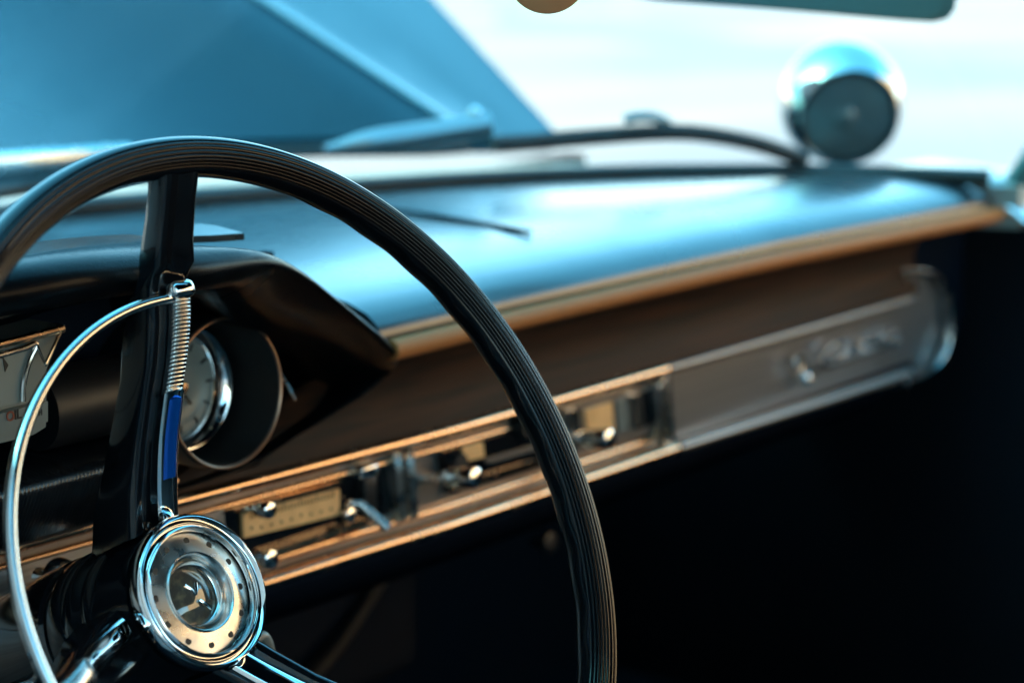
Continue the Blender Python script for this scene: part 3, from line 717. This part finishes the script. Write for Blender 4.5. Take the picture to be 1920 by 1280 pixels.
bm = bmesh.new(); tube(bm, spline([glasshit(x, y, .02) for x, y in ((1190,258),(1215,252),(1245,253),(1272,262))], 5), .005, 10); obj('bridge_clip', bm, 'pin', wip, False)
wip2 = thing('windscreen_wiper', 'silver wiper arm partly hidden behind the upper left of the wheel rim', 'wiper', glasshit(60,345))
bm = bmesh.new(); tube(bm, spline([glasshit(x, y, .018) for x, y in ((-180,372),(-40,350),(60,338),(150,330),(260,322))], 6), .007, 10, ry=.010); obj('arm', bm, 'dchrome', wip2, False)
bm = bmesh.new(); tube(bm, spline([glasshit(x, y, .008) for x, y in ((-180,400),(-40,382),(60,368),(180,354),(300,345))], 6), .005, 10, ry=.006); obj('blade', bm, 'rubber', wip2, False)

# chrome spotlight
SD = 2.1; sc_ = atD(1577,193,SD); tocam = (CAM-sc_).normalized()
ax = (tocam + RT*.21 - UP*.36).normalized()
spot = thing('spotlight', 'round chrome spotlight with dark glass face standing outside the windscreen', 'spotlight', (sc_.x, sc_.y, .94))
R_ = .066; hf = .042
bm = bmesh.new(); prof = [(0,-R_*1.08)]
for i in range(1,22):
    t = -PI/2+ (PI/2+math.asin(hf/R_))*i/21; prof.append((R_*math.cos(t), R_*math.sin(t)*(1.08 if t < 0 else 1)))
prof += [(.0535,hf+.003),(.0520,hf+.0045),(.0495,hf+.003),(.0490,hf-.002),(0,hf-.002)]
lathe(bm, prof, sc_, ax, 64); shell = obj('shell', bm, 'spotchrome', spot, False, 50)
bm = bmesh.new(); lathe(bm, [(0,hf+.005),(.02,hf+.0045),(.038,hf+.003),(.049,hf+.0005),(.049,hf-.0015),(0,hf-.0015)], sc_, ax, 48); obj('lens', bm, 'lens', spot, False, 50)
bm = bmesh.new(); lathe(bm, [(.0465,hf+.0045),(.0505,hf+.0052),(.0515,hf+.003),(.0465,hf+.001)], sc_, ax, 48)
for f in [f for f in bm.faces if len(f.verts) > 8]: bm.faces.remove(f)
bmesh.ops.bridge_loops(bm, edges=[e for e in bm.edges if e.is_boundary]); obj('lens_seal', bm, 'rubber', spot, False, 50)
bm = bmesh.new(); lathe(bm, [(0,hf+.010),(.008,hf+.009),(.013,hf+.0055),(.013,hf+.003),(0,hf+.003)], sc_-RT*.006, ax, 32); obj('bulb_shield', bm, 'lens', spot, False, 50)
bm = bmesh.new(); lathe(bm, [(0,.0),(.022,.0),(.024,.006),(.014,.02),(.010,.05),(.010,.09),(0,.09)], (sc_.x+.005, sc_.y, .93), (0,0,1), 24); obj('stem', bm, 'chrome', spot, False, 40)

# rear view mirror
mirror = thing('rear_view_mirror', 'dark teal rear view mirror with rounded corners at the top of the windscreen', 'mirror', atD(1500,-40,1.5))
bm = bmesh.new(); MD = 1.5
op = [(1150,-12),(1230,2),(1400,14),(1560,27),(1700,39),(1748,42),(1775,36),(1790,18),(1794,-10),(1790,-50),(1770,-78),(1740,-90),(1500,-96),(1150,-100),(1130,-80),(1130,-30)]
fr_ = [atD(x, y, MD) for x, y in op]
f = [bm.verts.new(p) for p in fr_]; b = [bm.verts.new(p + FW*.014 - (p-atD(1460,-30,MD))*.12) for p in fr_]
bm.faces.new(f); bm.faces.new(b[::-1])
for i in range(len(f)): bm.faces.new((f[i], f[(i+1)%len(f)], b[(i+1)%len(f)], b[i]))
obj('mirror_shell', bm, 'mirror_back', mirror, False, 50)
bm = bmesh.new(); cN = atD(1460,-30,MD); gpts = [cN + (p-cN)*.94 - FW*.0015 for p in fr_]; f = [bm.verts.new(p) for p in gpts]; b = [bm.verts.new(p+FW*.001) for p in gpts]
bm.faces.new(f); bm.faces.new(b[::-1])
for i in range(len(f)): bm.faces.new((f[i], f[(i+1)%len(f)], b[(i+1)%len(f)], b[i]))
obj('mirror_glass', bm, 'mglass', mirror, False, 50)
bm = bmesh.new(); tube(bm, [cN+FW*.008, cN+FW*.03+V((0,0,.05)), cN+FW*.05+V((0,-.05,.16))], .006, 10); obj('mirror_arm', bm, 'chrome', mirror, False)

# hanging tan disc
hc = atD(1026,-53,1.0); tag_ = thing('hanging_disc', 'small round tan disc hanging at the top edge above the dashboard', 'pendant', hc)
bm = bmesh.new(); lathe(bm, [(0,.0018),(.0200,.0018),(.0212,.001),(.0212,-.001),(.0200,-.0018),(0,-.0018)], hc, (CAM-hc).normalized(), 64); obj('disc', bm, 'tan', tag_, False, 40)
bm = bmesh.new(); tube(bm, [hc+V((0,0,.02)), hc+V((.002,.0,.10)), hc+V((.0,.0,.175))], .0008, 6); obj('cord', bm, 'cord', tag_, False)

# ================================================================== SETTING
bm = bmesh.new(); v = [bm.verts.new(p) for p in ((-900,-900,0),(900,-900,0),(900,900,0),(-900,900,0))]; bm.faces.new(v)
structure(obj('ground', bm, 'ground'))
def sheet(name, pts, m, z):
    bm = bmesh.new(); bm.faces.new([bm.verts.new(onZ(x, y, z)) for x, y in pts]); return structure(obj(name, bm, m))
sheet('pavement', [(930,18),(1400,72),(1960,134),(1960,178),(1400,104),(930,52)], 'pave', .004)
sheet('grass', [(900,-60),(1130,-60),(1150,16),(930,18),(900,10)], 'grass', .004)
# added unseen boxes: one shades the car, one is seen in the chrome
bm = bmesh.new(); box(bm, (-6.2,5,3.4), 2.2, 10, 3.4, None, .05); tag(obj('shade_block', bm, 'shade_block_stucco'), 'added unseen shade-casting stucco building standing left of the car', 'prop')
bm = bmesh.new(); box(bm, (9,-9,3), 5.5, 3, 3, None, .05); tag(obj('warm_reflector', bm, 'warm_reflector_brick'), 'added unseen warm-reflecting brick building standing behind the car', 'prop')

# ------------------------------------------------------------------ light
SAZ, SEL = math.radians(-53), math.radians(36)   # azimuth from +Y towards +X, elevation
sdir = V((math.sin(SAZ)*math.cos(SEL), math.cos(SAZ)*math.cos(SEL), math.sin(SEL)))
sl = bpy.data.lights.new('sun', 'SUN'); sl.energy = 4; sl.angle = math.radians(.5); sl.color = (1,.93,.84)
so = bpy.data.objects.new('sun', sl); COL.objects.link(so); so.rotation_euler = sdir.to_track_quat('Z','Y').to_euler(); so.location = (0,0,20)
w = bpy.data.worlds.new('World'); S.world = w; w.use_nodes = True; nt = w.node_tree
sky = nt.nodes.new('ShaderNodeTexSky'); sky.sky_type = 'NISHITA'; sky.sun_disc = False
sky.sun_elevation = SEL; sky.sun_rotation = SAZ; sky.air_density = 1.2; sky.dust_density = 2.5; sky.ozone_density = 1.0
bg = nt.nodes['Background']; bg.inputs[1].default_value = .15; 
# hazy pale horizon under a deep cyan-blue upper sky
tc = nt.nodes.new('ShaderNodeTexCoord'); sp_ = nt.nodes.new('ShaderNodeSeparateXYZ'); nt.links.new(tc.outputs['Generated'], sp_.inputs[0])
rp_ = nt.nodes.new('ShaderNodeValToRGB'); rp_.color_ramp.interpolation = 'B_SPLINE'; e = rp_.color_ramp.elements
e[0].position = .0; e[0].color = (.96,1.0,1.0,1); e[1].position = .62; e[1].color = (.27,.95,.93,1)
q_ = rp_.color_ramp.elements.new(.14); q_.color = (.86,.99,1.0,1); q_ = rp_.color_ramp.elements.new(.36); q_.color = (.46,.97,.95,1)
tint = nt.nodes.new('ShaderNodeMix'); tint.data_type = 'RGBA'; tint.blend_type = 'MULTIPLY'; tint.inputs['Factor'].default_value = 1
nt.links.new(sp_.outputs['Z'], rp_.inputs[0]); nt.links.new(rp_.outputs[0], tint.inputs[7])
nt.links.new(sky.outputs[0], tint.inputs[6]); nt.links.new(tint.outputs[2], bg.inputs[0])
S.view_settings.view_transform = 'Standard'; S.view_settings.look = 'None'; S.view_settings.gamma = 1; S.view_settings.exposure = 3.05
S.render.engine = 'CYCLES'; S.cycles.use_denoising = True; S.cycles.max_bounces = 10; S.cycles.transparent_max_bounces = 12
S.cycles.sample_clamp_indirect = 8
